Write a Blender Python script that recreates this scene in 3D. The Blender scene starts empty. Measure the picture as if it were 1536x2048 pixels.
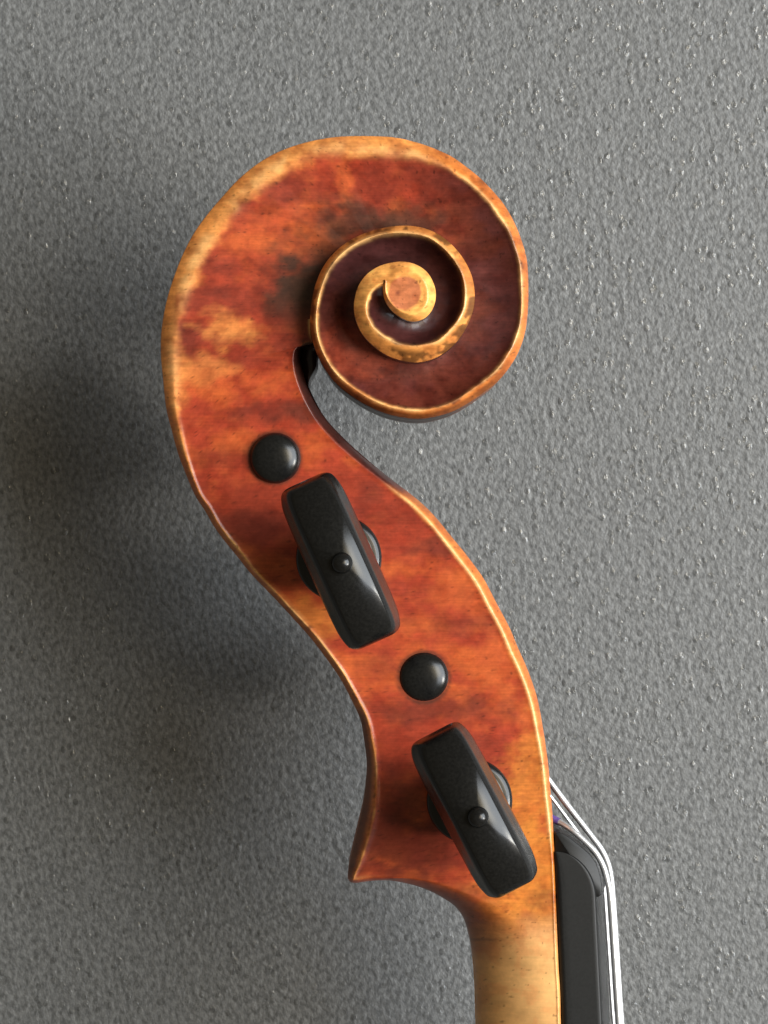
import bpy, math
import numpy as np

# ------------------------------------------------------------------ scale
# photograph pixels -> millimetres: 14 px per mm on the pegbox cheek plane (z = 11 mm
# above the instrument's middle plane); the instrument is held LIFT mm over the mat
PXMM = 14.0
CHEEK = 11.0
HCAM = 461.0
LIFT = 50.0
sc = bpy.context.scene

# ------------------------------------------------------------------ camera
cam_d = bpy.data.cameras.new("camera")
cam = bpy.data.objects.new("camera", cam_d)
sc.collection.objects.link(cam)
cam.location = (0, 0, (LIFT + HCAM) / 1000)
cam_d.sensor_fit = 'VERTICAL'
cam_d.sensor_height = 36
cam_d.sensor_width = 27
cam_d.lens = 36 * (HCAM - CHEEK) / (2048 / PXMM)
cam_d.clip_start = 0.01
cam_d.clip_end = 50
sc.camera = cam

# ------------------------------------------------------------------ room light
world = bpy.data.worlds.new("World")
sc.world = world
world.use_nodes = True
bg = world.node_tree.nodes["Background"]
bg.inputs[0].default_value = (1.0, 0.87, 0.62, 1)
bg.inputs[1].default_value = 0.15


def area(name, loc, target, sx, sy, power, col):
    d = bpy.data.lights.new(name, 'AREA')
    d.shape = 'RECTANGLE'
    d.size, d.size_y = sx, sy
    d.energy = power
    d.color = col
    o = bpy.data.objects.new(name, d)
    sc.collection.objects.link(o)
    o.location = loc
    from mathutils import Vector
    o.rotation_euler = (Vector(target) - Vector(loc)).to_track_quat('-Z', 'Y').to_euler()
    return o


# a tall window to the right, a smaller sunlit pane under it, a warm lamp overhead
area("window_light", (0.84, 0.15, 0.80), (0, 0, 0.05), 0.9, 0.95, 27, (0.86, 0.93, 1.0))
area("sunlit_pane_light", (0.92, -0.20, 0.66), (0, 0, 0.05), 0.20, 0.20, 6, (1.0, 0.94, 0.84))
area("ceiling_lamp_light", (0.62, 0.20, 1.25), (0, 0, 0.05), 0.5, 0.5, 5, (1.0, 0.82, 0.52))

sc.view_settings.view_transform = 'Standard'
sc.view_settings.look = 'None'
sc.view_settings.exposure = 0.0
sc.view_settings.gamma = 1.0
sc.view_settings.use_curve_mapping = False


# ------------------------------------------------------------------ helpers
def unproj(p, z):
    """photo px (…,2) at height z mm -> xy mm"""
    p = np.asarray(p, float)
    z = np.asarray(z, float)
    k = (HCAM - z) / (HCAM - CHEEK) / PXMM
    return np.stack([(p[..., 0] - 768) * k, -(p[..., 1] - 1024) * k], -1)


def proj(xy, z):
    k = (HCAM - z) / (HCAM - CHEEK) / PXMM
    return np.stack([xy[..., 0] / k + 768, 1024 - xy[..., 1] / k], -1)


def spline(P, ts):
    """non-uniform Catmull-Rom through P (n,d); ts in control-index units"""
    P = np.asarray(P, float)
    n = len(P)
    d = np.sqrt(np.linalg.norm(np.diff(P[:, :2], axis=0), axis=1)) + 1e-6
    i = np.clip(ts.astype(int), 0, n - 2)
    f = (ts - i)[:, None]
    m = np.zeros_like(P)
    m[1:-1] = ((P[1:-1] - P[:-2]) / d[:-1, None] * d[1:, None] + (P[2:] - P[1:-1]) / d[1:, None] * d[:-1, None]) / (d[:-1] + d[1:])[:, None]
    m[0] = (P[1] - P[0]) / d[0]
    m[-1] = (P[-1] - P[-2]) / d[-1]
    h = d[i][:, None]
    f2, f3 = f * f, f * f * f
    return (2 * f3 - 3 * f2 + 1) * P[i] + (f3 - 2 * f2 + f) * h * m[i] + (-2 * f3 + 3 * f2) * P[i + 1] + (f3 - f2) * h * m[i + 1]


_tab = np.random.RandomState(7).rand(256, 256)


def vnoise(x, y):
    xi = np.floor(x).astype(int)
    yi = np.floor(y).astype(int)
    fx, fy = x - xi, y - yi
    fx = fx * fx * (3 - 2 * fx)
    fy = fy * fy * (3 - 2 * fy)
    a = _tab[xi & 255, yi & 255]
    b = _tab[(xi + 1) & 255, yi & 255]
    c = _tab[xi & 255, (yi + 1) & 255]
    d = _tab[(xi + 1) & 255, (yi + 1) & 255]
    return (a * (1 - fx) + b * fx) * (1 - fy) + (c * (1 - fx) + d * fx) * fy


def fbm(x, y, sx, sy=None, octv=4, off=0.0):
    sy = sy or sx
    v, a, s, t = 0, 0.5, 1.0, 0
    for k in range(octv):
        v = v + a * vnoise(x / sx * s + off + 17.3 * k, y / sy * s + off * 1.7 + 5.1 * k)
        t += a
        a *= 0.5
        s *= 2.03
    return v / t


def sstep(a, b, x):
    t = np.clip((x - a) / (b - a), 0, 1)
    return t * t * (3 - 2 * t)


def mesh_obj(name, co_mm, faces, mat, parent=None, col=None, smooth=True):
    co = np.asarray(co_mm, float).copy()
    co[:, 2] += LIFT
    co /= 1000
    me = bpy.data.meshes.new(name)
    if isinstance(faces, np.ndarray) and faces.shape[1] == 4:
        nf = len(faces)
        me.vertices.add(len(co))
        me.vertices.foreach_set("co", co.astype(np.float32).ravel())
        me.loops.add(nf * 4)
        me.loops.foreach_set("vertex_index", faces.astype(np.int32).ravel())
        me.polygons.add(nf)
        me.polygons.foreach_set("loop_start", np.arange(0, nf * 4, 4, dtype=np.int32))
        me.update(calc_edges=True)
        me.validate()
    else:
        me.from_pydata([tuple(c) for c in co], [], [list(map(int, f)) for f in faces])
        me.update()
    if col is not None:
        at = me.color_attributes.new("wood_colour", 'FLOAT_COLOR', 'POINT')
        c4 = np.ones((len(co), 4), np.float32)
        c4[:, :col.shape[1]] = col
        px_ = proj(np.asarray(co_mm)[:, :2], np.asarray(co_mm)[:, 2])
        c4[:, 3] = .6 - .35 * sstep(1830, 1920, px_[:, 1])
        at.data.foreach_set("color", c4.ravel())
    if smooth:
        me.polygons.foreach_set("use_smooth", np.ones(len(me.polygons), bool))
    me.materials.append(mat)
    o = bpy.data.objects.new(name, me)
    sc.collection.objects.link(o)
    if parent is not None:
        o.parent = parent
        o.matrix_parent_inverse = parent.matrix_basis.inverted()
    return o


def grid_faces(nr, nc, base=0, wrap=False, flip=False):
    r = np.arange(nr - 1)[:, None]
    c = np.arange(nc if wrap else nc - 1)[None, :]
    c2 = (c + 1) % nc
    a = r * nc + c
    b = r * nc + c2
    d = (r + 1) * nc + c
    e = (r + 1) * nc + c2
    f = np.stack([a, b, e, d], -1).reshape(-1, 4) + base
    return f[:, ::-1] if flip else f


# ------------------------------------------------------------------ materials
def new_mat(name):
    m = bpy.data.materials.new(name)
    m.use_nodes = True
    nt = m.node_tree
    return m, nt, nt.nodes["Principled BSDF"]


def node(nt, typ, **kw):
    n = nt.nodes.new(typ)
    for k, v in kw.items():
        setattr(n, k, v)
    return n


# varnished maple: pigment map stored on the carving, grain and pores from nodes
WOOD, nt, bsdf = new_mat("varnished_maple")
att = node(nt, 'ShaderNodeAttribute', attribute_name="wood_colour")
tc = node(nt, 'ShaderNodeTexCoord')
mp = node(nt, 'ShaderNodeMapping')
mp.inputs['Scale'].default_value = (170, 3600, 700)
mp.inputs['Rotation'].default_value = (0, 0, math.radians(3))
nt.links.new(tc.outputs['Object'], mp.inputs[0])
grain = node(nt, 'ShaderNodeTexNoise')
grain.inputs['Scale'].default_value = 1.0
grain.inputs['Detail'].default_value = 5
nt.links.new(mp.outputs[0], grain.inputs['Vector'])
gr = node(nt, 'ShaderNodeMapRange')
gr.inputs['From Min'].default_value = 0.3
gr.inputs['From Max'].default_value = 0.7
gr.inputs['To Min'].default_value = 0.80
gr.inputs['To Max'].default_value = 1.14
nt.links.new(grain.outputs['Fac'], gr.inputs['Value'])
mott = node(nt, 'ShaderNodeTexNoise')
mott.inputs['Scale'].default_value = 2200
mott.inputs['Detail'].default_value = 3
nt.links.new(tc.outputs['Object'], mott.inputs['Vector'])
mr = node(nt, 'ShaderNodeMapRange')
mr.inputs['From Min'].default_value = 0.3
mr.inputs['From Max'].default_value = 0.7
mr.inputs['To Min'].default_value = 0.84
mr.inputs['To Max'].default_value = 1.14
nt.links.new(mott.outputs['Fac'], mr.inputs['Value'])
mul = node(nt, 'ShaderNodeMath', operation='MULTIPLY')
nt.links.new(gr.outputs[0], mul.inputs[0])
nt.links.new(mr.outputs[0], mul.inputs[1])
vm = node(nt, 'ShaderNodeVectorMath', operation='SCALE')
nt.links.new(att.outputs['Color'], vm.inputs[0])
gmix = node(nt, 'ShaderNodeMath', operation='MULTIPLY_ADD')
gsub = node(nt, 'ShaderNodeMath', operation='SUBTRACT')
gsub.inputs[1].default_value = 1.0
nt.links.new(mul.outputs[0], gsub.inputs[0])
nt.links.new(gsub.outputs[0], gmix.inputs[0])
nt.links.new(att.outputs['Alpha'], gmix.inputs[1])
gmix.inputs[2].default_value = 1.0
nt.links.new(gmix.outputs[0], vm.inputs['Scale'])
nt.links.new(vm.outputs[0], bsdf.inputs['Base Color'])
bsdf.inputs['Roughness'].default_value = 0.36
bsdf.inputs['Specular IOR Level'].default_value = 0.22
bsdf.inputs['Coat Weight'].default_value = 0.28
bsdf.inputs['Coat Roughness'].default_value = 0.14
bmp = node(nt, 'ShaderNodeBump')
bmp.inputs['Strength'].default_value = 0.35
bmp.inputs['Distance'].default_value = 0.00008
bn = node(nt, 'ShaderNodeTexNoise')
bn.inputs['Scale'].default_value = 420
bn.inputs['Detail'].default_value = 5
nt.links.new(tc.outputs['Object'], bn.inputs['Vector'])
nt.links.new(bn.outputs['Fac'], bmp.inputs['Height'])
nt.links.new(bmp.outputs[0], bsdf.inputs['Normal'])
nt.links.new(bmp.outputs[0], bsdf.inputs['Coat Normal'])


def ebony(name, rough, base=0.012):
    m, nt, b = new_mat(name)
    tc = node(nt, 'ShaderNodeTexCoord')
    n = node(nt, 'ShaderNodeTexNoise')
    n.inputs['Scale'].default_value = 2600
    n.inputs['Detail'].default_value = 4
    nt.links.new(tc.outputs['Object'], n.inputs['Vector'])
    cr = node(nt, 'ShaderNodeValToRGB')
    cr.color_ramp.elements[0].position = 0.35
    cr.color_ramp.elements[0].color = (base * .7, base * .7, base * .68, 1)
    cr.color_ramp.elements[1].position = 0.7
    cr.color_ramp.elements[1].color = (base * 1.4, base * 1.35, base * 1.25, 1)
    nt.links.new(n.outputs['Fac'], cr.inputs[0])
    nt.links.new(cr.outputs[0], b.inputs['Base Color'])
    mr = node(nt, 'ShaderNodeMapRange')
    mr.inputs['To Min'].default_value = rough * .92
    mr.inputs['To Max'].default_value = rough * 1.1
    nt.links.new(n.outputs['Fac'], mr.inputs['Value'])
    nt.links.new(mr.outputs[0], b.inputs['Roughness'])
    bp = node(nt, 'ShaderNodeBump')
    bp.inputs['Strength'].default_value = 0.05
    bp.inputs['Distance'].default_value = 0.00001
    nt.links.new(n.outputs['Fac'], bp.inputs['Height'])
    nt.links.new(bp.outputs[0], b.inputs['Normal'])
    b.inputs['Specular IOR Level'].default_value = 0.36
    return m


EBONY = ebony("polished_ebony", 0.23, 0.007)
EBONY_MATT = ebony("fingerboard_ebony", 0.48, 0.004)

STEEL, nt, b = new_mat("wound_string_metal")
b.inputs['Base Color'].default_value = (0.92, 0.92, 0.93, 1)
b.inputs['Metallic'].default_value = 0.85
b.inputs['Roughness'].default_value = 0.36
tc = node(nt, 'ShaderNodeTexCoord')
wv = node(nt, 'ShaderNodeTexWave', bands_direction='Y')
wv.inputs['Scale'].default_value = 1200
nt.links.new(tc.outputs['Object'], wv.inputs['Vector'])
bp = node(nt, 'ShaderNodeBump')
bp.inputs['Strength'].default_value = 0.2
bp.inputs['Distance'].default_value = 0.00003
nt.links.new(wv.outputs['Fac'], bp.inputs['Height'])
nt.links.new(bp.outputs[0], b.inputs['Normal'])

SILK, nt, b = new_mat("purple_silk_thread")
tc = node(nt, 'ShaderNodeTexCoord')
n = node(nt, 'ShaderNodeTexNoise')
n.inputs['Scale'].default_value = 3000
nt.links.new(tc.outputs['Object'], n.inputs['Vector'])
cr = node(nt, 'ShaderNodeValToRGB')
cr.color_ramp.elements[0].color = (0.05, 0.02, 0.16, 1)
cr.color_ramp.elements[1].color = (0.22, 0.12, 0.42, 1)
nt.links.new(n.outputs['Fac'], cr.inputs[0])
nt.links.new(cr.outputs[0], b.inputs['Base Color'])
b.inputs['Roughness'].default_value = 0.7

# grey grainy mat
MAT, nt, b = new_mat("grey_grainy_mat")
tc = node(nt, 'ShaderNodeTexCoord')
mpm = node(nt, 'ShaderNodeMapping')
mpm.inputs['Scale'].default_value = (1.12, 0.88, 1)
mpm.inputs['Rotation'].default_value = (0, 0, math.radians(-18))
nt.links.new(tc.outputs['Object'], mpm.inputs[0])


def noise2(scale, detail, vec, rough=0.5):
    n = node(nt, 'ShaderNodeTexNoise', noise_dimensions='2D')
    n.inputs['Scale'].default_value = scale
    n.inputs['Detail'].default_value = detail
    n.inputs['Roughness'].default_value = rough
    nt.links.new(vec, n.inputs['Vector'])
    return n


def math_(op, a, b_=None, c_=None):
    n = node(nt, 'ShaderNodeMath', operation=op)
    for k, v in enumerate((a, b_, c_)):
        if v is None:
            continue
        if isinstance(v, (int, float)):
            n.inputs[k].default_value = v
        else:
            nt.links.new(v, n.inputs[k])
    return n.outputs[0]


grainh = noise2(1000, 3, mpm.outputs[0], .55)
lump = noise2(330, 1, mpm.outputs[0])
chip = node(nt, 'ShaderNodeTexVoronoi', feature='F1', voronoi_dimensions='2D')
chip.inputs['Scale'].default_value = 780
nt.links.new(mpm.outputs[0], chip.inputs['Vector'])
sepc = node(nt, 'ShaderNodeSeparateColor')
nt.links.new(chip.outputs['Color'], sepc.inputs[0])
rare = node(nt, 'ShaderNodeMapRange', interpolation_type='SMOOTHSTEP')
rare.inputs['From Min'].default_value = 0.64
rare.inputs['From Max'].default_value = 0.88
nt.links.new(sepc.outputs[1], rare.inputs['Value'])
dome = math_('SUBTRACT', 1.0, math_('MULTIPLY', chip.outputs['Distance'], 2.4))
dome = math_('MAXIMUM', dome, 0.0)
dome = math_('MULTIPLY', math_('SQRT', dome), rare.outputs[0])
h = math_('MULTIPLY_ADD', dome, 0.25, math_('MULTIPLY_ADD', lump.outputs['Fac'], 0.55, grainh.outputs['Fac']))
bp = node(nt, 'ShaderNodeBump')
bp.inputs['Strength'].default_value = 0.75
bp.inputs['Distance'].default_value = 0.00024
nt.links.new(h, bp.inputs['Height'])
nt.links.new(bp.outputs[0], b.inputs['Normal'])
tone = noise2(1100, 2, mpm.outputs[0])
cr = node(nt, 'ShaderNodeValToRGB')
cr.color_ramp.elements[0].position = 0.3
cr.color_ramp.elements[0].color = (0.074, 0.075, 0.075, 1)
cr.color_ramp.elements[1].position = 0.7
cr.color_ramp.elements[1].color = (0.148, 0.149, 0.147, 1)
nt.links.new(tone.outputs['Fac'], cr.inputs[0])
nt.links.new(cr.outputs[0], b.inputs['Base Color'])
rg = math_('MULTIPLY_ADD', math_('MULTIPLY', rare.outputs[0], math_('MINIMUM', math_('MULTIPLY', dome, 3.0), 1.0)), -0.45, 0.54)
nt.links.new(rg, b.inputs['Roughness'])
b.inputs['Specular IOR Level'].default_value = 0.6

# ------------------------------------------------------------------ mat under the instrument
bpy.ops.mesh.primitive_grid_add(x_subdivisions=2, y_subdivisions=2, size=2.4, location=(0, 0, 0))
mat = bpy.context.object
mat.name = "mat"
mat.data.name = "mat"
mat["kind"] = "structure"
mat["label"] = "flat grey mat with a fine pebbled glittery grain behind the violin"
mat.data.materials.append(MAT)

# ------------------------------------------------------------------ violin root
violin = bpy.data.objects.new("violin", None)
violin.empty_display_size = 0.02
sc.collection.objects.link(violin)
violin.location = (0.018, -0.11, LIFT / 1000)
violin["label"] = "violin head with carved spiral scroll, orange-red varnish and black pegs over grey mat"
violin["category"] = "violin"
bpy.context.view_layer.update()

# ------------------------------------------------------------------ carved head
# outer edge of the carving, one continuous line: up the neck, round the chin, up the back,
# then the whole spiral to the eye.  x, y, z_top, bevel width px, bevel drop mm, roundness
O = [
    (968, 2600, 12.2, 175, 12.2, 1), (959, 2200, 12.2, 172, 12.2, 1),
    (955, 2048, 12.2, 170, 12.2, 1), (953, 1984, 12.2, 168, 12.2, 1), (949, 1937, 12.2, 165, 12.2, 1), (941, 1890, 12.2, 150, 12, 1),
    (929, 1853, 12.2, 120, 11, .95), (910, 1826, 12.1, 90, 9, .9), (885, 1806, 12, 66, 7, .8), (856, 1789, 12, 48, 5.5, .6),
    (821, 1776, 12, 34, 4.5, .4), (777, 1767, 12, 24, 3.8, .2), (733, 1767.5, 12, 18, 3, .1), (712, 1770, 12, 14, 2.6, 0),
    (701, 1768.5, 12, 13, 2.6, 0), (695.5, 1762, 12, 13, 2.8, 0), (695, 1752, 12, 15, 3.2, 0), (699, 1732, 12, 18, 4, 0),
    (712, 1676, 12, 23, 4.4, 0), (724, 1626, 12, 25, 4.4, 0), (731, 1573, 11.9, 23, 4.2, 0), (733, 1529, 11.8, 20, 4, 0),
    (728, 1485, 11.7, 17, 3.5, 0), (721, 1444, 11.6, 15, 3, 0), (703, 1403, 11.5, 13, 2.6, 0), (680, 1359, 11.4, 12, 2.4, 0),
    (662, 1332, 11.4, 12, 2.2, 0), (623, 1280, 11.3, 12, 2.0, 0), (584, 1236, 11.2, 12, 2.0, 0), (545, 1194, 11.1, 12, 2, 0),
    (499, 1146, 11.0, 12, 2, 0), (473, 1113, 11, 12, 1.9, 0), (447, 1081, 10.9, 12, 1.8, 0), (428, 1055, 10.9, 12, 1.7, 0),
    (408, 1020, 10.8, 12, 1.6, 0), (390, 993, 10.8, 12, 1.6, 0), (373, 954, 10.7, 13, 1.5, 0), (355, 907, 10.6, 15, 1.5, 0),
    (342, 860, 10.6, 17, 1.5, 0), (331, 816, 10.5, 20, 1.5, 0), (325, 761, 10.5, 25, 1.5, 0), (320, 704, 10.5, 30, 1.6, 0),
    (322, 652, 10.5, 34, 1.8, 0), (332, 600, 10.5, 38, 1.3, 0), (344, 560, 10.5, 40, 1.3, 0), (365, 506, 10.5, 42, 1.3, 0),
    (386, 466, 10.5, 42, 1.3, 0), (409, 433, 10.5, 42, 1.3, 0), (446, 389, 10.5, 40, 1.3, 0), (480, 353, 10.6, 40, 1.3, 0),
    (521, 321, 10.6, 38, 1.3, 0), (560, 300, 10.7, 36, 1.3, 0), (612, 282.5, 10.8, 36, 1.3, 0), (665, 272.5, 10.8, 35, 1.3, 0),
    (706, 270, 10.9, 34, 1.3, 0), (784, 272, 11, 32, 1.3, 0), (826, 279.5, 11.1, 30, 2, 0), (862, 291, 11.2, 30, 2, 0),
    (904, 310, 11.3, 28, 2, 0), (930, 328, 11.4, 28, 2, 0), (961, 353, 11.5, 26, 2, 0), (992, 385, 11.6, 24, 2, 0),
    (1013, 412, 11.7, 23, 2, 0), (1031, 445, 11.8, 20, 2, 0), (1045, 480, 12, 19, 2, 0), (1055, 518, 12.1, 17, 2, 0),
    (1058, 578, 12.3, 16, 1.8, 0), (1056, 630, 12.5, 15, 1.7, 0), (1050, 668, 12.6, 16, 1.7, 0), (1034, 711, 12.8, 18, 1.7, 0),
    (1003, 755, 13, 18, 1.7, 0), (970, 783, 13.1, 18, 1.7, 0), (921, 815, 13.3, 18, 1.7, 0), (889, 828, 13.4, 18, 1.7, 0),
    (840, 837, 13.6, 17, 1.7, 0), (785, 830, 13.8, 16, 1.7, 0), (746, 816, 13.9, 16, 1.7, 0), (707, 794, 14.1, 15, 1.6, 0),
    (668, 762, 14.3, 14, 1.5, 0), (644, 728, 14.5, 13, 1.4, 0), (627, 689, 14.7, 13, 1.3, 0), (620, 650, 14.9, 13, 1.3, 0),
    (621.7, 612, 15.1, 13, 1.3, 0), (629, 573, 15.3, 14, 1.3, 0), (645, 534, 15.5, 14, 1.3, 0), (666, 506, 15.6, 14, 1.3, 0),
    (692, 484, 15.7, 14, 1.3, 0), (726, 466, 15.9, 14, 1.3, 0), (762, 455, 16, 14, 1.3, 0), (804, 449.5, 16.2, 16, 1.3, 0),
    (840, 452.5, 16.3, 17, 1.4, 0), (874, 465, 16.5, 18, 1.4, 0), (905.5, 489, 16.6, 19, 1.4, 0), (929, 518.5, 16.8, 20, 1.4, 0),
    (944.6, 552, 16.9, 20, 1.4, 0), (950, 586, 17.1, 20, 1.4, 0), (947, 618, 17.2, 20, 1.4, 0), (934, 652, 17.4, 22, 1.5, 0),
    (916, 680, 17.5, 24, 1.6, 0), (892.5, 702, 17.7, 26, 1.8, 0), (866.5, 716.5, 17.8, 29, 2.0, 0), (835, 723.5, 18, 31, 2.0, 0),
    (804, 720, 18.1, 31, 1.9, 0), (773, 709, 18.3, 30, 1.8, 0), (747, 691, 18.4, 28, 1.7, 0), (726, 669, 18.6, 26, 1.6, 0),
    (713, 643.5, 18.7, 24, 1.5, 0), (707.6, 617.5, 18.8, 24, 1.4, 0), (710, 591.5, 18.9, 28, 1.3, 0), (718, 568, 19, 33, 1.2, 0),
    (734, 547, 19.1, 40, 1.1, 0), (757, 531.6, 19.2, 32, 1.1, 0), (783, 524, 19.3, 24, 1.1, 0), (809, 522, 19.4, 20, 1.1, 0),
    (832.6, 528, 19.4, 18, 1.1, 0), (853.4, 542, 19.5, 17, 1.2, 0), (866.5, 563, 19.5, 17, 1.2, 0), (872, 586, 19.6, 17, 1.2, 0),
    (868, 611, 19.6, 17, 1.2, 0), (856, 630, 19.6, 16, 1.2, 0), (840, 640, 19.6, 15, 1.2, 0), (822, 642, 19.6, 13, 1.1, 0),
    (801, 634, 19.6, 11, 1.0, 0), (783, 620, 19.6, 9, .9, 0), (771, 602, 19.5, 7, .8, 0), (766, 581, 19.4, 5, .7, 0),
    (767, 558, 19.3, 4, .6, 0)]
O = np.array(O, float)
CEN = np.array([815.0, 588.0])
# dish of each turn towards the next wall (mm) by control index
OX = {(round(p[0]), round(p[1])): i for i, p in enumerate(O)}
dip_keys = [(OX[(342, 860)], 0, 1.0), (OX[(320, 704)], .7, 1.0), (OX[(365, 506)], 1.0, 1.2), (OX[(706, 270)], 1.6, 1.4), (OX[(961, 353)], 2.2, 1.6),
            (OX[(1058, 578)], 2.6, 1.9), (OX[(921, 815)], 3.0, 2.2), (OX[(707, 794)], 3.4, 2.6), (OX[(645, 534)], 3.6, 2.8), (OX[(804, 450)] if (804, 450) in OX else OX[(804, 449)], 3.7, 3),
            (OX[(950, 586)], 3.7, 3), (OX[(835, 724)] if (835, 724) in OX else OX[(835, 723)], 3.2, 3), (OX[(726, 669)], 2.8, 2.6), (OX[(710, 592)], 2.0, 2.2),
            (OX[(718, 568)], 1.0, 2.0), (OX[(734, 547)], 0.0, 2.0)]

# dense outer edge
seg = np.linalg.norm(np.diff(O[:, :2], axis=0), axis=1)
ts = np.concatenate([np.linspace(i, i + 1, max(2, int(math.ceil(s / 2.4))), endpoint=False) for i, s in enumerate(seg)] + [[len(O) - 1.0]])
OP = spline(O[:, :2], ts)
att_ = np.stack([np.interp(ts, np.arange(len(O)), O[:, k]) for k in range(2, 6)], 1)
ZT, WB, HB, QB = att_.T
WB = WB * (0.86 + 0.28 * fbm(ts * 0.45, ts * 0, 1.0, 1.0, 3)) / PXMM       # hand-cut unevenness, mm
DIP = np.interp(ts, [k[0] for k in dip_keys], [k[1] for k in dip_keys])
PEX = np.interp(ts, [k[0] for k in dip_keys], [k[2] for k in dip_keys])
OW = unproj(OP, ZT)                               # world mm
NR = len(ts)
phi = np.unwrap(np.arctan2(OP[:, 1] - CEN[1], OP[:, 0] - CEN[0]))
tT = OX[(320, 704)]                               # row where the pegbox front edge reaches the volute
rT = int(np.argmin(abs(ts - tT)))
ph_end = phi[-1]


def row_at(p):
    """fractional row (after the throat row) at unwrapped angle p"""
    return np.interp(p, phi[rT:], np.arange(rT, NR))


# front edge of neck and pegbox (string side), bottom to throat: x, y, bevel px, bevel drop
I = [(1134, 2600, 6, .6), (1126, 2200, 6, .6), (1122.5, 2048, 6, .6), (1121, 1984, 6, .6), (1118, 1937, 6, .6), (1116, 1890, 6, .6), (1114.5, 1850, 6, .6), (1113, 1796, 6, .6),
     (1111.5, 1755, 6, .6), (1109.5, 1712, 6, .6), (1108, 1680, 7, .8), (1106, 1632, 9, 1.2), (1102.5, 1588, 11, 1.6), (1097.5, 1529, 12, 1.8), (1087, 1456, 14, 2),
     (1075.5, 1397, 15, 2), (1058, 1344.5, 16, 2), (1038.6, 1300, 17, 2), (1019, 1254, 17, 2), (994.6, 1208, 17, 2), (967, 1156, 17, 2), (937.7, 1115.6, 17, 2),
     (905, 1075, 16, 2.2), (866, 1028, 16, 2.6), (832, 996, 15, 3.2), (792, 965, 14, 4), (740, 923, 16, 5), (688, 876, 18, 5.5), (649, 833, 18, 5.5),
     (625, 792, 18, 5.5), (611, 760, 17, 5.5), (603, 734, 16, 5.5), (599, 710, 13, 5), (602, 695, 11, 4.5), (609, 689, 8, 3), (617, 686, 5, 1.0)]
ph_t2 = phi[rT] + 2 * math.pi
jT = int(round(row_at(ph_t2)))
jf = row_at(ph_t2)
jC = rT + 200 + int(np.argmin(np.hypot(OP[rT + 200:, 0] - 624, OP[rT + 200:, 1] - 683)))   # where the throat meets the volute
for q in np.linspace(jC, jT, 4).astype(int):
    I.append((OP[q, 0], OP[q, 1], 2, 0.0))
I = np.array(I, float)
pairs = [((968, 2600), (1134, 2600)), ((959, 2200), (1126, 2200)), ((955, 2048), (1122.5, 2048)), ((949, 1937), (1118, 1937)), ((941, 1890), (1116, 1890)), ((929, 1853), (1114.5, 1850)), ((885, 1806), (1113, 1796)),
         ((821, 1776), (1111.5, 1755)), ((733, 1767.5), (1109.5, 1712)), ((695, 1752), (1108, 1680)), ((712, 1676), (1106, 1632)), ((731, 1573), (1102.5, 1588)),
         ((733, 1529), (1097.5, 1529)), ((721, 1444), (1087, 1456)), ((703, 1403), (1075.5, 1397)), ((680, 1359), (1058, 1344.5)), ((623, 1280), (1019, 1254)), ((584, 1236), (994.6, 1208)),
         ((545, 1194), (967, 1156)), ((499, 1146), (905, 1075)), ((447, 1081), (832, 996)), ((408, 1020), (740, 923)), ((390, 993), (688, 876)), ((373, 954), (649, 833)), ((355, 907), (611, 760)), ((342, 860), (603, 734)), ((331, 816), (602, 695)), ((325, 761), 'contact'), ((320, 704), None)]
po = [int(np.argmin(np.hypot(O[:, 0] - a[0], O[:, 1] - a[1]))) for a, b_ in pairs]
pi_ = [len(I) - 1 if b_ is None else len(I) - 4 if b_ == 'contact' else int(np.argmin(np.hypot(I[:, 0] - b_[0], I[:, 1] - b_[1]))) for a, b_ in pairs]
ti = np.interp(ts[:rT + 1], po, pi_)
IP = spline(I[:, :2], ti)
IWB = np.interp(ti, np.arange(len(I)), I[:, 2]) / PXMM
IHB = np.interp(ti, np.arange(len(I)), I[:, 3])

r_end = int(math.floor(row_at(ph_end - 2 * math.pi)))    # last row whose inner neighbour is the spiral
NM = r_end + 1
INW = np.zeros((NM, 2))
kc = len(I) - 4
zI = np.where(ti < kc - 1, ZT[:rT + 1], ZT[:rT + 1] + (np.interp(ti, np.arange(kc, kc + 4), ZT[np.linspace(jC, jT, 4).astype(int)]) - ZT[:rT + 1]) * np.clip(ti - (kc - 1), 0, 1))
INW[:rT + 1] = unproj(IP, zI)
fr = row_at(phi[rT + 1:NM] + 2 * math.pi)
for k in range(2):
    INW[rT + 1:, k] = np.interp(fr, np.arange(NR), OW[:, k])


def bev(x, q):
    x = np.clip(x, 0, 1)
    return (1 - q) * (1 - x) ** 1.7 + q * (1 - np.sqrt(np.clip(1 - (1 - x) ** 2, 0, 1)))


NC1, NC2 = 28, 64
NC = NC1 + NC2


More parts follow.
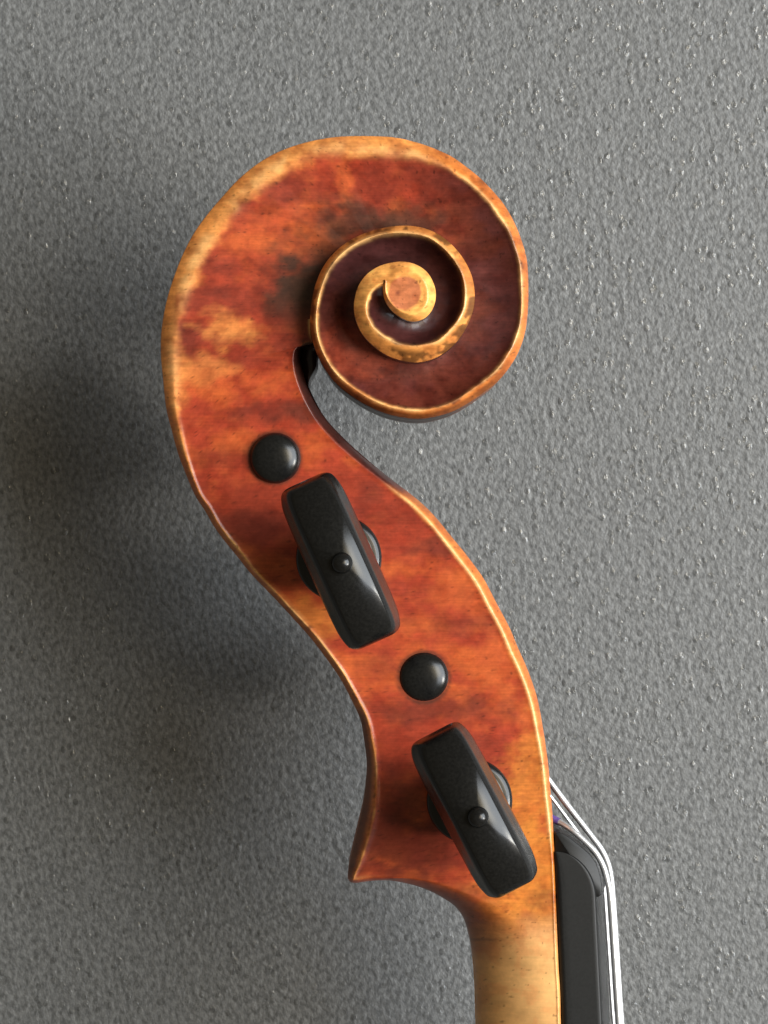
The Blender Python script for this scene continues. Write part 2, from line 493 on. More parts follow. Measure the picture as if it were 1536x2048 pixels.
def surface(rows, A, B, fan):
    """top surface for rows (index array) from edge A to inner line B (mm)"""
    n = len(rows)
    L = np.linalg.norm(B - A, axis=1)
    w = WB[rows]
    first = np.minimum(1.7 * w, 0.55 * L)
    s1 = np.linspace(0, 1, NC1, endpoint=False)[None] ** 1.15 * first[:, None]
    x = np.linspace(0, 1, NC2)
    e = 1 - (1 - x) ** 1.6
    s2 = first[:, None] + e[None] * (L - first)[:, None]
    s = np.concatenate([s1, s2], 1)
    dirn = (B - A) / L[:, None]
    xy = A[:, None] + dirn[:, None] * s[..., None]
    # true distance to the outer edge
    dO = np.full(s.shape, 1e9)
    for k in range(-80, 80, 1):
        i0 = np.clip(rows + k, 0, NR - 2)
        p = OW[i0][:, None]
        v = (OW[i0 + 1] - OW[i0])[:, None]
        t = np.clip(((xy - p) * v).sum(-1) / ((v * v).sum(-1) + 1e-12), 0, 1)
        dO = np.minimum(dO, np.linalg.norm(xy - p - t[..., None] * v, axis=-1))
    dI = np.full(s.shape, 1e9)
    if not fan:
        m = rows <= rT
        nI = m.sum()
        if nI:
            xi = xy[:nI]
            d = np.full(xi.shape[:2], 1e9)
            for k in range(-70, 70, 1):
                i0 = np.clip(rows[:nI] + k, 0, rT - 1)
                p = INW[i0][:, None]
                v = (INW[i0 + 1] - INW[i0])[:, None]
                t = np.clip(((xi - p) * v).sum(-1) / ((v * v).sum(-1) + 1e-12), 0, 1)
                d = np.minimum(d, np.linalg.norm(xi - p - t[..., None] * v, axis=-1))
            dI[:nI] = d
    W = w[:, None]
    z = ZT[rows][:, None] - HB[rows][:, None] * bev(dO / W, QB[rows][:, None])
    lt_ = sstep(OX[(373, 954)], OX[(320, 704)], ts[rows]) * sstep(OX[(961, 353)], OX[(784, 272)], ts[rows])
    crest = ((0.14 - .11 * lt_) * sstep(OX[(712, 1770)], OX[(699, 1732)], ts[rows]))[:, None] * (1 - QB[rows][:, None])
    z = z + crest * np.exp(-((dO - W) / (0.35 * W)) ** 2)
    if fan:
        rr0 = np.linalg.norm(xy - B[:, None], axis=-1)
        z = z + (19.45 - ZT[rows][:, None]) * (1 - sstep(.5, 3.3, rr0))
        rr = np.linalg.norm(xy - B[:, None], axis=-1)
        z = z + 0.12 * (1 - np.clip(rr / 3.6, 0, 1) ** 2)
    else:
        tt = np.clip((s - W) / np.maximum(L[:, None] - W, 0.2), 0, 1)
        z = z - DIP[rows][:, None] * (1 - (1 - tt) ** PEX[rows][:, None])
        if nI:
            z[:nI] -= IHB[:nI][:, None] * bev(dI[:nI] / IWB[:nI][:, None], 0) - 0.10 * np.exp(-((dI[:nI] - IWB[:nI][:, None]) / (0.4 * IWB[:nI][:, None])) ** 2)
    pr = proj(xy, np.broadcast_to(z, s.shape))
    z = z + 0.10 * (fbm(pr[..., 0], pr[..., 1], 60, None, 3, 3.0) - 0.5) * np.clip(dO / 0.6, 0, 1)
    return np.concatenate([xy, z[..., None]], -1), dO, dI


rows_m = np.arange(NM)
TOP, dO_m, dI_m = surface(rows_m, OW[:NM], INW, False)
rows_e = np.arange(r_end, NR)
cen_w = unproj(CEN, 19.6)
EYE, dO_e, dI_e = surface(rows_e, OW[rows_e], np.repeat(cen_w[None], len(rows_e), 0), True)
floor_z = TOP[:, -1, 2]

# outward normals of the edge line
tg = np.gradient(OW, axis=0)
tg /= np.linalg.norm(tg, axis=1)[:, None] + 1e-9
# the line runs up the left side, so outward is to its left
nrm = np.stack([-tg[:, 1], tg[:, 0]], 1)
NW = 12


def wall(rows, top0):
    """columns from the base up to the bevel; free parts run to the middle plane with two flutes and a spine"""
    out = np.zeros((len(rows), NW, 3))
    f = np.linspace(0, 1, NW, endpoint=False)
    free = rows < jC
    zb = np.zeros(len(rows))
    nf = ~free
    if nf.any():
        zb[nf] = np.interp(row_at(phi[rows[nf]] - 2 * math.pi), np.arange(NM), floor_z) - 0.05
    for j, ff in enumerate(f):
        out[:, j, 2] = zb + (top0[:, 2] - zb) * ff
        off = np.where(free, 0.75 * (math.cos(ff * math.pi * 2) * .5 - .5) * (1 - QB[rows]), 0.0)
        out[:, j, :2] = top0[:, :2] + nrm[rows] * off[:, None]
    return out


WM = wall(rows_m, TOP[:, 0])
WE = wall(rows_e, EYE[:, 0])
MAIN = np.concatenate([WM, TOP], 1)
EYEG = np.concatenate([WE, EYE], 1)

# front (string side) walls of cheek: down, then into the hollow of the pegbox, then to the middle
nI = rT + 1
rC = int(np.argmin(abs(ts - OX[(325, 761)])))
din = OW[:nI] - INW[:nI]
Lr = np.linalg.norm(din, axis=1)
din /= Lr[:, None]
yy = IP[:, 1]
hollow = sstep(1630, 1600, yy) * sstep(800, 860, yy)
ncheek = 7
FR = np.zeros((nI, ncheek, 3))
zi = TOP[:nI, -1, 2]
zc = 6.2
FR[:, 0, :2] = INW[:nI]; FR[:, 0, 2] = zi * .75 + zc * .25
FR[:, 1, :2] = INW[:nI]; FR[:, 1, 2] = zi * .3 + zc * .7
FR[:, 2, :2] = INW[:nI]; FR[:, 2, 2] = zc
deep = np.minimum(13.0, Lr * .55) * hollow
FR[:, 3, :2] = INW[:nI] + din * (deep * .15)[:, None]; FR[:, 3, 2] = zc - .4
FR[:, 4, :2] = INW[:nI] + din * (deep * .7)[:, None]; FR[:, 4, 2] = zc - .7
FR[:, 5, :2] = INW[:nI] + din * deep[:, None]; FR[:, 5, 2] = zc - 1.4
FR[:, 6, :2] = INW[:nI] + din * deep[:, None]; FR[:, 6, 2] = 0
web = 2.3 * sstep(775, 715, yy)
for k_, f_ in ((1, .45), (2, .8), (3, 1), (4, 1), (5, 1), (6, 1)):
    FR[:, k_, :2] += (web * f_)[:, None] * np.array([1.0, -0.15])


# ------------------------------------------------------------------ varnish colours
def blob(x, y, cx, cy, rx, ry, off):
    d = np.hypot((x - cx) / rx, (y - cy) / ry) + 1.5 * (fbm(x, y, 34, 26, 5, off) - .5)
    return sstep(1.30, 0.40, d)


def lerp(c, to, m):
    return c + (np.array(to)[None, None] - c) * np.clip(m, 0, 1)[..., None]


ORANGE, RED, DRED, BROWN, BLACK = (.44, .083, .020), (.31, .038, .015), (.145, .022, .012), (.045, .022, .013), (.022, .010, .008)
YEL, PALE, TAN, AMBER, RUB = (.70, .265, .060), (.86, .47, .17), (.74, .395, .145), (.56, .185, .028), (.52, .15, .027)


def paint(V, dO, dI, rows, part):
    xy, z = V[..., :2], V[..., 2]
    p = proj(xy, z)
    x, y = p[..., 0], p[..., 1]
    tt = ts[rows][:, None] + 0 * x
    w = WB[rows][:, None] * PXMM
    d = dO * PXMM
    n_big = fbm(x, y, 150, 110, 4, 1.0)
    n_mid = fbm(x, y, 44, 36, 4, 2.0)
    n_fine = fbm(x, y, 14, 11, 3, 4.0)
    flame = fbm(x + 6 * np.sin(y / 40), y - 0.06 * x, 520, 58, 4, 6.0)
    c = np.zeros(x.shape + (3,)) + np.array(RED)
    c = lerp(c, ORANGE, sstep(.44, .72, .55 * flame + .45 * n_mid))
    c = lerp(c, DRED, .55 * sstep(.55, .28, flame) * sstep(.35, .6, n_big + .15))
    # cross bands of the flame and old retouching
    for (cx, cy, rx, ry, col, s, o) in [
            (375, 682, 46, 40, DRED, .62, 1), (355, 650, 30, 20, DRED, .3, 2), (470, 405, 34, 26, DRED, .6, 3), (590, 375, 85, 42, DRED, .45, 4),
            (410, 590, 60, 24, DRED, .45, 5), (520, 600, 60, 30, DRED, .4, 6), (560, 820, 130, 26, DRED, .6, 7), (600, 830, 60, 30, BROWN, .3, 8),
            (560, 470, 110, 80, ORANGE, .35, 9), (455, 655, 62, 42, YEL, .58, 10), (400, 740, 80, 30, YEL, .36, 11), (350, 760, 30, 60, YEL, .42, 12), (497, 895, 12, 10, BROWN, .5, 36), (800, 1000, 60, 30, RED, .4, 37),
            (480, 885, 50, 30, ORANGE, .6, 13), (430, 920, 60, 22, DRED, .35, 14), (520, 1060, 130, 40, DRED, .5, 15), (880, 1090, 90, 24, DRED, .6, 16),
            (930, 1190, 80, 44, ORANGE, .6, 17), (600, 1250, 90, 50, AMBER, .55, 18), (930, 1250, 110, 26, DRED, .4, 19), (860, 1420, 150, 34, DRED, .62, 20),
            (770, 1330, 60, 40, DRED, .3, 21), (1000, 1330, 80, 50, ORANGE, .7, 22), (800, 1600, 70, 60, DRED, .5, 23), (820, 1690, 140, 70, DRED, .65, 24), (640, 1000, 90, 40, RED, .5, 38), (800, 1480, 120, 40, RED, .5, 39),
            (1060, 1560, 50, 110, AMBER, .65, 25), (1060, 1720, 80, 130, AMBER, .85, 26), (1000, 1830, 90, 60, AMBER, .6, 27), (1090, 1800, 40, 26, BROWN, .35, 28),
            (740, 985, 26, 22, DRED, .45, 29), (700, 1420, 40, 40, AMBER, .4, 30), (760, 390, 110, 70, DRED, .38, 31), (760, 300, 130, 26, DRED, .35, 32),
            (690, 370, 18, 55, ORANGE, .7, 33), (880, 350, 70, 40, DRED, .75, 34), (930, 420, 90, 70, DRED, .6, 35)]:
        cc = np.array(col)
        c = lerp(c, col, min(.95, s * (1.3 if col is DRED else 1.0)) * blob(x, y, cx, cy, rx, ry, 10.0 + o))
    # dark old varnish packed along the volute, spiral floors
    if part == 'main':
        volute = sstep(OX[(331, 816)], OX[(344, 560)], tt)
        fr_ = np.clip((d - w) / np.maximum(np.linalg.norm(V[:, -1:, :2] - V[:, :1, :2], axis=-1) * PXMM - w, 5), 0, 1)
        g = volute * sstep(.60, 1.0, fr_ + .25 * (n_mid - .5)) * .85
        c = lerp(c, BROWN, g * sstep(OX[(961, 353)], OX[(784, 272)], tt))
        c = lerp(c, BROWN, .9 * blob(x, y, 598, 600, 62, 115, 40.) * volute)
        c = lerp(c, BROWN, .7 * blob(x, y, 690, 440, 60, 40, 41.) * volute)
        c = lerp(c, BROWN, .7 * blob(x, y, 800, 440, 120, 30, 42.) * volute)
        # right and lower half of the first turn: deep red brown
        g1 = sstep(OX[(826, 280)] if (826, 280) in OX else OX[(862, 291)], OX[(1031, 445)], tt + 3 * (n_mid - .5))
        deep = (.090, .020, .013)
        c = lerp(c, deep, .92 * g1)
        c = lerp(c, (.26, .045, .020), .7 * g1 * blob(x, y, 720, 700, 70, 60, 43.))
        c = lerp(c, (.10, .028, .026), .6 * g1 * sstep(.45, .6, n_big))
        g2 = sstep(OX[(627, 689)], OX[(645, 534)], tt)
        c = lerp(c, (.050, .015, .014), .9 * g2)
        c = lerp(c, (.085, .022, .016), .6 * g2 * sstep(.5, .65, n_mid))
    # bare wood: neck
    ny = y + 26 * (fbm(x, y, 60, 40, 3, 8.) - .5) + .12 * (x - 1030)
    nk = sstep(1815, 1925, ny)
    am = sstep(1800, 1850, ny) * (1 - nk) * sstep(980, 1080, x)
    c = lerp(c, (.36, .13, .03), .6 * am)
    hl = sstep(110, 20, d + 40 * (n_mid - .5)) * sstep(1750, 1790, y) * (1 - sstep(1850, 1960, y))
    c = lerp(c, (.22, .05, .018), .75 * hl)
    neck_c = np.array(TAN)[None, None] * (0.80 + .42 * fbm(x, y, 50, 30, 4, 9.))[..., None]
    c = c + (neck_c - c) * (nk * (1 - .45 * hl))[..., None]
    c = lerp(c, BROWN, .45 * np.exp(-((y - 1879 - 2 * (n_fine - .5)) / 2.6) ** 2) * sstep(1030, 960, x))
    # wear along the edges
    scroll = sstep(OX[(373, 954)], OX[(320, 704)], tt)
    turn2 = sstep(OX[(668, 762)], OX[(620, 650)], tt)
    left_top = scroll * sstep(OX[(930, 328)], OX[(706, 270)], tt)
    wide = w * (1.0 + .10 * left_top) + 2 + 3 * left_top
    rag = 20 * left_top + 7
    m = sstep(0, 1, (wide + 10 * left_top + rag * (n_mid - .5) * 2.4 + 6 * (n_fine - .5) - d) / (6 + 38 * left_top))
    nn = 1 - nk * .9
    band = (np.array(YEL)[None, None] * left_top[..., None] + np.array(RUB)[None, None] * (1 - left_top)[..., None]) * (.78 + .5 * n_fine)[..., None]
    band = band + (np.array(YEL) * .95 - band) * turn2[..., None]
    # outer face of the inner turns stays mottled brown
    t2m = turn2 * sstep(.42, .60, fbm(x, y, 22, 18, 3, 12.)) * sstep(.85, .45, d / w)
    if part == 'eye':
        t2m = t2m * .15
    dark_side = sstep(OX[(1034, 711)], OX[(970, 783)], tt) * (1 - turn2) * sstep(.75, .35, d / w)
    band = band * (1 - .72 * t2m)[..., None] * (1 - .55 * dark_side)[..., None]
    chin = sstep(OX[(777, 1767)], OX[(712, 1770)], tt) * sstep(OX[(703, 1403)], OX[(721, 1444)], tt)
    chin_shade = sstep(.80, .35, d / w) * chin * sstep(OX[(712, 1770)], OX[(699, 1732)], tt)  # shade on the steep left side of the chin, painted into the bevel colour
    band = band + (np.array((.16, .05, .022)) - band) * (.9 * chin_shade)[..., None]
    heel = sstep(OX[(733, 1768)] if (733, 1768) in OX else OX[(712, 1770)], OX[(856, 1789)], tt)
    no_heel = sstep(OX[(712, 1770)] + 1.0, OX[(712, 1770)] + 3.5, tt)
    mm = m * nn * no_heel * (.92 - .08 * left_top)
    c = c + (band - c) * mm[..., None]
    # crest of the edge rubbed to pale wood
    cr_w = np.where(tt > OX[(373, 954)], 4.0, 3.2) + 2.0 * (n_fine - .5) + 4 * left_top
    cm = np.exp(-((d - w * (.97 - .25 * left_top)) / (cr_w + 6 * left_top)) ** 2) * (.55 + .5 * n_mid) * no_heel * (1 - .25 * left_top)
    cm = cm * (.30 + .85 * sstep(.36, .62, fbm(x, y, 55, 55, 3, 60.)))
    c = lerp(c, PALE, np.clip(cm, 0, 1) * .9)
    # string-side edge
    if dI is not None and part == 'main':
        di = np.minimum(dI, 50) * PXMM
        wi = np.zeros(x.shape) + 12
        k = min(len(rows), nI)
        wi[:k] = IWB[:k][:, None] * PXMM
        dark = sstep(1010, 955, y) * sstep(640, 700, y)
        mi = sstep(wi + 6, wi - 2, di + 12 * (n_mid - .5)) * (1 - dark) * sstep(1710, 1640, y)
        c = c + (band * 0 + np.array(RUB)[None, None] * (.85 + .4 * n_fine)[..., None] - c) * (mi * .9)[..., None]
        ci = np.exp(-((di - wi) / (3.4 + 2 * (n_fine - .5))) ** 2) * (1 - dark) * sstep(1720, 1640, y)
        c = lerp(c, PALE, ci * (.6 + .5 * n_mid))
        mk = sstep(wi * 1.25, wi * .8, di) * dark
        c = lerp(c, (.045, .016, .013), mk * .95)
        c = lerp(c, YEL, .55 * nk * np.exp(-(di / 5) ** 2))
    if part == 'main':
        em = sstep(OX[(773, 709)], OX[(713, 644)], tt) * sstep(w * 1.05, w * .9, d)
        yel = np.array((.80, .355, .088))[None, None] * (.75 + .5 * n_fine)[..., None]
        c = c + (yel - c) * (em * (1 - .8 * sstep(.60, .70, fbm(x, y, 16, 14, 2, 21.))))[..., None]
    if part == 'eye':
        r = np.hypot((x - 808) / 1.06, y - 586)
        yel = np.array((.80, .355, .088))[None, None] * (.75 + .5 * n_fine)[..., None]
        c = yel * np.ones_like(c)
        c = lerp(c, (.42, .12, .05), .92 * sstep(37, 30, r + 12 * (n_mid - .5)))
        c = lerp(c, (.30, .10, .025), .5 * sstep(.64, .72, fbm(x, y, 16, 14, 2, 21.)) * sstep(26, 40, r))
        c = lerp(c, (.13, .03, .02), np.exp(-(np.hypot(x - 795, y - 586) / 5) ** 2) * .7)
    mo = fbm(x, y, 26, 20, 4, 50.)
    mf = fbm(x, y, 9, 7, 2, 55.)
    c = c * np.clip(1 + (np.where(tt > OX[(342, 860)], .9, .38) * (mo - .5) + .40 * (mf - .5)) * (1 - .6 * nk), .2, 2)[..., None]
    c = c * (1 - np.array([0, .10, .12]) * sstep(.5, .35, mo)[..., None])
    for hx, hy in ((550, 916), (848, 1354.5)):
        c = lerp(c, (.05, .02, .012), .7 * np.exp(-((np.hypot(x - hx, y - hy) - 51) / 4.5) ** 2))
    # pores and specks
    sp = fbm(x, y, 7, 6, 2, 15.)
    c = c * (1 - .5 * sstep(.80, .88, sp))[..., None]
    return np.clip(c, 0.004, 0.95)


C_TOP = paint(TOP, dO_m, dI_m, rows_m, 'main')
C_EYE = paint(EYE, dO_e, None, rows_e, 'eye')


def paint_wall(W, rows, first):
    n = W.shape[0]
    c = np.zeros((n, NW, 3))
    p = proj(W[..., :2], W[..., 2])
    nz = fbm(p[..., 0], p[..., 1] + W[..., 2] * 20, 30, 22, 3, 30.)
    free = (rows < jC)[:, None]
    neckm = sstep(1900, 1850, p[..., 1])
    tt = ts[rows][:, None]
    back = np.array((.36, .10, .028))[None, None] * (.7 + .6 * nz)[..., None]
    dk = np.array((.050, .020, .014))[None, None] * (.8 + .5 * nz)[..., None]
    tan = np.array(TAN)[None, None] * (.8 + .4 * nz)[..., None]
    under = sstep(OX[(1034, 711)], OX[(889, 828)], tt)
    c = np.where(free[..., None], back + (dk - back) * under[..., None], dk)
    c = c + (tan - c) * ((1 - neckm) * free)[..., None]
    return c


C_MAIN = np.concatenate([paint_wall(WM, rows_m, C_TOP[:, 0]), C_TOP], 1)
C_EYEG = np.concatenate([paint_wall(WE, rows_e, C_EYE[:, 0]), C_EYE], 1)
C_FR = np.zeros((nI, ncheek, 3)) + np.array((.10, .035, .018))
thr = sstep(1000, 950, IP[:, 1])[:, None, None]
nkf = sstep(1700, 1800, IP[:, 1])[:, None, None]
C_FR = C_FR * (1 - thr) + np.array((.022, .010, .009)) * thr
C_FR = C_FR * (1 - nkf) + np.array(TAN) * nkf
worn = np.array((.42, .15, .04))
C_FR[:, 0] = C_FR[:, 0] * thr[:, 0] + worn * (1 - thr[:, 0])
NCM = NW + NC


def build_part(name, r0, r1, parent, G, C, extra=None):
    """near and far halves of a run of rows"""
    g, c = G[r0:r1], C[r0:r1]
    n, m = g.shape[:2]
    co = [g.reshape(-1, 3)]
    cl = [c.reshape(-1, 3)]
    fs = [grid_faces(n, m)]
    base = n * m
    fz = g[::2] if n % 2 else np.concatenate([g[::2], g[-1:]], 0)
    fc = c[::2] if n % 2 else np.concatenate([c[::2], c[-1:]], 0)
    f = fz.copy()
    f[..., 2] *= -1
    co.append(f.reshape(-1, 3)); cl.append(fc.reshape(-1, 3))
    fs.append(grid_faces(len(f), m, base, flip=True)); base += f.shape[0] * m
    if extra is not None:
        e, ec = extra
        for sgn in (1, -1):
            q = np.concatenate([g[:len(e), -1:], e], 1).copy()
            qc = np.concatenate([c[:len(e), -1:], ec], 1)
            q[..., 2] *= sgn
            co.append(q.reshape(-1, 3)); cl.append(qc.reshape(-1, 3))
            fs.append(grid_faces(len(e), q.shape[1], base, flip=sgn < 0)); base += q.shape[0] * q.shape[1]
    return mesh_obj(name, np.concatenate(co), np.concatenate(fs), WOOD, parent, np.concatenate(cl))


r_graft = int(np.argmin(abs(ts - (OX[(941, 1890)] + 0.3))))
r_scr = int(np.argmin(abs(ts - OX[(342, 860)])))
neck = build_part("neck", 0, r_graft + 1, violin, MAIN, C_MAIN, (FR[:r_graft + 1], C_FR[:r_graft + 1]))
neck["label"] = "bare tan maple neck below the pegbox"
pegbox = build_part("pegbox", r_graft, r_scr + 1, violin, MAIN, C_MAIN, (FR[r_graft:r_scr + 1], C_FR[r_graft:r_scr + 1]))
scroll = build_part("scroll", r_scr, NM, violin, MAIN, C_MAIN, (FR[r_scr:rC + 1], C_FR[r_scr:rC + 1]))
for side in (1, -1):
    q = EYEG.copy()
    q[..., 2] *= side
    ey = mesh_obj("eye", q.reshape(-1, 3), grid_faces(q.shape[0], q.shape[1], flip=side < 0), WOOD, scroll, C_EYEG.reshape(-1, 3))
    if side > 0:
        eye = ey
eye["label"] = "worn yellow eye of the scroll with reddish centre"


# ------------------------------------------------------------------ pegs
def lathe(profile, n=48):
    a = np.linspace(0, 2 * math.pi, n, endpoint=False)
    V = np.array([[(r * math.cos(t), r * math.sin(t), z) for t in a] for r, z in profile])
    return V.reshape(-1, 3), grid_faces(len(profile), n, wrap=True)


def thumb_mesh(z0):
    v = [0, .06, .14, .24, .34, .44, .54, .64, .74, .84, .91, .955, .985, 1.0]
    Wv = [2.7, 2.8, 4.2, 7.2, 9.6, 11.0, 11.75, 12.05, 12.15, 12.15, 12.08, 11.98, 11.9, 11.8]
    Tv = [2.7, 2.7, 3.0, 3.8, 4.4, 4.6, 4.55, 4.32, 4.02, 3.74, 3.58, 3.42, 3.24, 2.98]
    Hh, crown, n = 15.2, 4.2, 120
    a = np.linspace(0, 2 * math.pi, n, endpoint=False)
    rings = []
    for vv, w_, t_ in zip(v, Wv, Tv):
        e = 2 / (2 + 6.5 * min(1, vv * 1.6) ** 1.5)
        X = w_ * np.sign(np.cos(a)) * abs(np.cos(a)) ** e
        Y = t_ * np.sign(np.sin(a)) * abs(np.sin(a)) ** e
        Z = z0 + vv * Hh - crown * (X / 12) ** 2 * sstep(.25, 1, vv)
        rings.append(np.stack([X, Y, Z + 0 * X], -1))
    top = rings[-1]
    for s in (.97, .9, .78, .6, .4, .2, .02):
        X = top[:, 0] * (s * .9 + .1 * s ** 3)
        Y = top[:, 1] * s
        Z = z0 + Hh - crown * (X / 12) ** 2 + .74 * (1 - (Y / 3.2) ** 2) + .03
        rings.append(np.stack([X, Y, Z], -1))
    V = np.concatenate(rings)
    return V, grid_faces(len(rings), n, wrap=True)


def place(V, base, axis, ang, flip):
    """local z along the peg axis (through base), thumb turned by ang; flip points it to the far side"""
    V = V.copy()
    ca, sa = math.cos(ang), math.sin(ang)
    x, y = V[:, 0] * ca - V[:, 1] * sa, V[:, 0] * sa + V[:, 1] * ca
    z = V[:, 2]
    s = -1 if flip else 1
    return np.stack([base[0] + x + axis[0] * z * s, base[1] + y * s + axis[1] * z * s, z * s], -1)


def tuning_peg(collar_px, tip_px, axis_px, flip, end_px=None):
    if not flip:
        b_ = unproj(collar_px, 17.0)
        t_ = unproj(tip_px, 35.0)
        ax = (t_ - b_) / 18.0
        base = b_ - ax * 17.0
        ang = math.atan2(-axis_px[1], axis_px[0])
    else:
        base = unproj(end_px, 12.0)
        ax = np.array([0.0, 0.0])
        ang = axis_px
    sh = [(0.02, -13.7), (1.2, -13.6), (2.3, -13.25), (3.05, -12.75), (3.45, -12.2), (3.62, -11.7), (3.66, -11.0), (3.7, -4), (3.9, 8), (4.1, 12), (4.15, 15.2)]
    if flip:
        sh = [(0.02, -12.5), (.9, -12.47), (1.7, -12.38), (2.4, -12.22), (2.9, -12.0), (3.25, -11.73), (3.5, -11.4), (3.63, -10.9), (3.68, -10.0), (3.72, -4), (3.9, 8), (4.1, 12), (4.15, 15.2)]
    V, F = lathe(sh)
    peg = mesh_obj("tuning_peg", place(V, base, ax, ang, flip), F[:, ::-1] if flip else F, EBONY, violin)
    col = [(4.1, 14.9), (5.4, 15.0), (5.92, 15.35), (6.08, 15.9), (5.98, 16.4), (5.65, 16.75), (5.2, 16.9), (4.9, 16.92), (4.6, 17.0), (4.1, 17.3), (3.5, 17.8), (3.1, 18.2), (2.85, 18.6), (2.6, 19.4)]
    V, F = lathe(col, 64)
    mesh_obj("collar", place(V, base, ax, ang, flip), F[:, ::-1] if flip else F, EBONY, peg)
    V, F = thumb_mesh(19.0)
    th = mesh_obj("thumb_piece", place(V, base, ax, ang, flip), F[:, ::-1] if flip else F, EBONY, peg)
    prof = [(1.5, 34.0), (1.32, 34.45), (1.42, 34.75), (1.46, 35.1), (1.38, 35.55), (1.15, 35.95), (.8, 36.25), (.4, 36.4), (.02, 36.44)]
    V, F = lathe(prof, 32)
    mesh_obj("pip", place(V, base, ax, ang, flip), F[:, ::-1] if flip else F, EBONY, peg)
    return peg


p1 = tuning_peg((678, 1117), (684, 1126), (0.412, 0.911), False)
p2 = tuning_peg((940, 1603), (956, 1634), (0.463, 0.886), False)
p3 = tuning_peg(None, None, 0.9, True, (550, 916))
p4 = tuning_peg(None, None, 1.3, True, (848, 1354.5))
p1["label"] = "upper black peg with its thumb piece towards the viewer"
p2["label"] = "lower black peg beside the nut with its thumb piece towards the viewer"
p3["label"] = "rounded black end of the peg nearest the scroll"
p4["label"] = "rounded black peg end between the two thumb pieces"


# ------------------------------------------------------------------ nut and fingerboard
def nut_mesh():
    prof = [(1107.5, 1661), (1118, 1660), (1132, 1666), (1150, 1678), (1168, 1691), (1184, 1704), (1196, 1719), (1204, 1737), (1209, 1757), (1211, 1776), (1206, 1787), (1180, 1789), (1107.5, 1789)]
    prof = spline(np.array(prof, float), np.linspace(0, len(prof) - 1, 60))
    zs = np.concatenate([[11.45, 11.4, 11.1], np.linspace(10.5, -10.5, 22), [-11.1, -11.4, -11.45]])
    sc_ = np.concatenate([[.985, .995, 1], np.ones(22), [1, .995, .985]])
    cx, cy = 1140, 1740
    rows = []
    for z, s in zip(zs, sc_):
        h = 1 - .16 * (z / 11.4) ** 2 + .06
        px = 1107.5 + (prof[:, 0] - 1107.5) * h
        P = np.stack([cx + (px - cx) * s, cy + (prof[:, 1] - cy) * s], -1)
        xy = unproj(P, 8.0)
        rows.append(np.concatenate([xy, np.full((len(P), 1), z)], 1))
    V = np.concatenate(rows)
    n = len(prof)
    F = [list(f) for f in grid_faces(len(zs), n, wrap=True)]
    F.append(list(range(n))[::-1])
    F.append([(len(zs) - 1) * n + k for k in range(n)])
    return V, F


V, F = nut_mesh()
nut = mesh_obj("nut", V, F, EBONY_MATT, violin)
nut["label"] = "rounded black nut carrying the strings"

ys = np.concatenate([np.linspace(0, 1, 26) ** 2 * 95 + 1703.5, np.linspace(1810, 2600, 30)])
rows = []
for y in ys:
    xl = 1110 + (y - 1700) * (1125.5 - 1110) / 348 - 1.2
    full = 1191 + (y - 1785) * (13.0 / 263)
    u = min(1, (y - 1703.5) / 88)
    xr = xl + 3 + (full - xl - 3) * math.sqrt(max(0, 1 - (1 - u) ** 2)) ** 1.0
    prof = [(xl, 0.0), (xl, 11.6), (xl + .02 * (xr - xl), 11.92)]
    for f in (.15, .3, .45, .6, .75, .88, .95):
        prof.append((xl + f * (xr - xl), 12.0))
    ar = 15.0 * math.sqrt(max(0, 1 - (1 - u) ** 2))
    prof += [(xr - 1.5, 11.93), (xr + .6, 11.65)]
    for z in (11, 10, 8.5, 7, 5, 3, 1.5, 0):
        prof.append((xr + 1 + ar * (1 - (z / 12) ** 2), z))
    P = np.array(prof)
    xy = unproj(np.stack([P[:, 0], np.full(len(P), y)], -1), np.maximum(P[:, 1], 0))
    near = np.concatenate([xy, P[:, 1:2]], 1)
    far = near[-2:0:-1].copy()
    far[:, 2] *= -1
    rows.append(np.concatenate([near, far]))
n = len(rows[0])
V = np.concatenate(rows)
F = [list(f) for f in grid_faces(len(rows), n, wrap=True)] + [list(range(n))[::-1]]
fb = mesh_obj("fingerboard", V, F, EBONY_MATT, violin)
fb["label"] = "black ebony fingerboard along the right side of the neck"


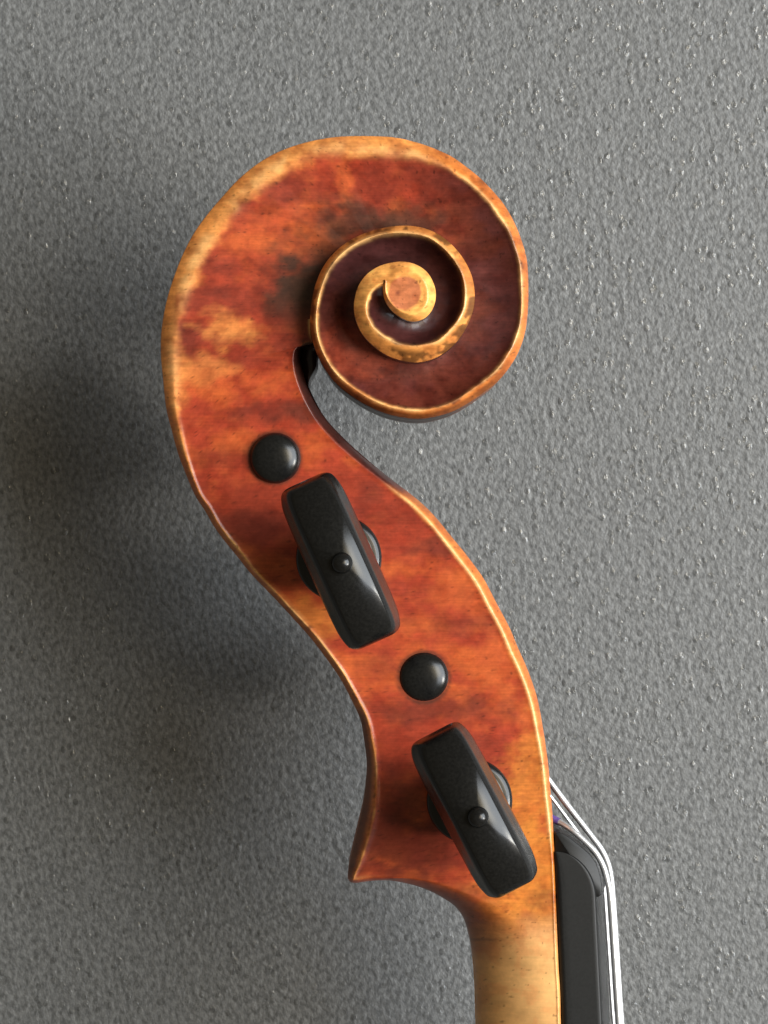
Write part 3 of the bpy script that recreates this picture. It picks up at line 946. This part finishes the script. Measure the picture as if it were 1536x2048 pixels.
# ------------------------------------------------------------------ strings
def tube(name, pts, radius, mat_, parent, n=12):
    P = np.array(pts, float)
    t = np.linspace(0, len(P) - 1, 30 * len(P))
    S = spline(P, t)
    C3 = np.concatenate([unproj(S[:, :2], S[:, 2]), S[:, 2:3]], 1)
    T = np.gradient(C3, axis=0)
    T /= np.linalg.norm(T, axis=1)[:, None]
    up = np.array([0, 0, 1.0])
    A = np.cross(T, up)
    A /= np.linalg.norm(A, axis=1)[:, None]
    B = np.cross(A, T)
    a = np.linspace(0, 2 * math.pi, n, endpoint=False)
    V = C3[:, None] + radius * (A[:, None] * np.cos(a)[None, :, None] + B[:, None] * np.sin(a)[None, :, None])
    return mesh_obj(name, V.reshape(-1, 3), grid_faces(len(C3), n, wrap=True, flip=True), mat_, parent)


low = [(1262, 2300), (1295, 2600)]
G_ = tube("string", [(1283, 2600, 7.2), (1257, 2300, 7.4), (1238, 2048, 7.6), (1228, 1900, 7.8), (1221, 1800, 7.9), (1215, 1762, 8), (1206, 1731, 8), (1192, 1706, 8), (1172, 1685, 7.8), (1141, 1658, 7.2), (1117, 1643, 6), (1090, 1630, 5), (1040, 1612, 3.5), (965, 1603, 2.5)], .42, STEEL, violin)
G_["label"] = "nearest metal string, bent over the nut into the pegbox"
D_ = tube("string", [(1291, 2600, 2.5), (1265, 2300, 2.5), (1243, 2048, 2.6), (1233, 1900, 2.7), (1226, 1800, 2.7), (1222, 1757, 2.7), (1216, 1728, 2.7), (1204, 1701, 2.7), (1179, 1667, 2.7), (1141, 1618, 2.6), (1102, 1566, 2.5), (1060, 1510, 2.5), (900, 1290, 1), (720, 1120, 0)], .43, STEEL, violin)
D_["label"] = "outermost metal string, leaving the pegbox edge highest"
A_ = tube("string", [(1290, 2600, -2.5), (1264, 2300, -2.5), (1242, 2048, -2.6), (1232, 1900, -2.7), (1225, 1800, -2.7), (1221.5, 1757, -2.7), (1215.5, 1728, -2.7), (1203, 1701, -2.7), (1178, 1668, -2.7), (1139, 1619, -2.6), (1100, 1568, -2.5), (1060, 1514, -2.5), (880, 1290, -3), (590, 930, -3)], .34, STEEL, violin)
E_ = tube("string", [(1277, 2600, -7.4), (1251, 2300, -7.5), (1227, 2048, -7.6), (1217, 1900, -7.8), (1209.5, 1790, -7.9), (1207, 1757, -8), (1198, 1730, -8), (1184, 1703, -8), (1161, 1672, -8), (1130, 1631, -7), (1102, 1594, -6), (1060, 1540, -5), (880, 1385, -4)], .27, STEEL, violin)
A_["label"] = "metal string almost hidden behind the outermost one"
E_["label"] = "thin far metal string seen through the gap"
s1 = tube("silk_winding", [(1118, 1643.5, 6.05), (1112, 1640.5, 5.8), (1104, 1636.5, 5.5), (1090, 1630, 5), (1040, 1612, 3.5)], .52, SILK, G_)
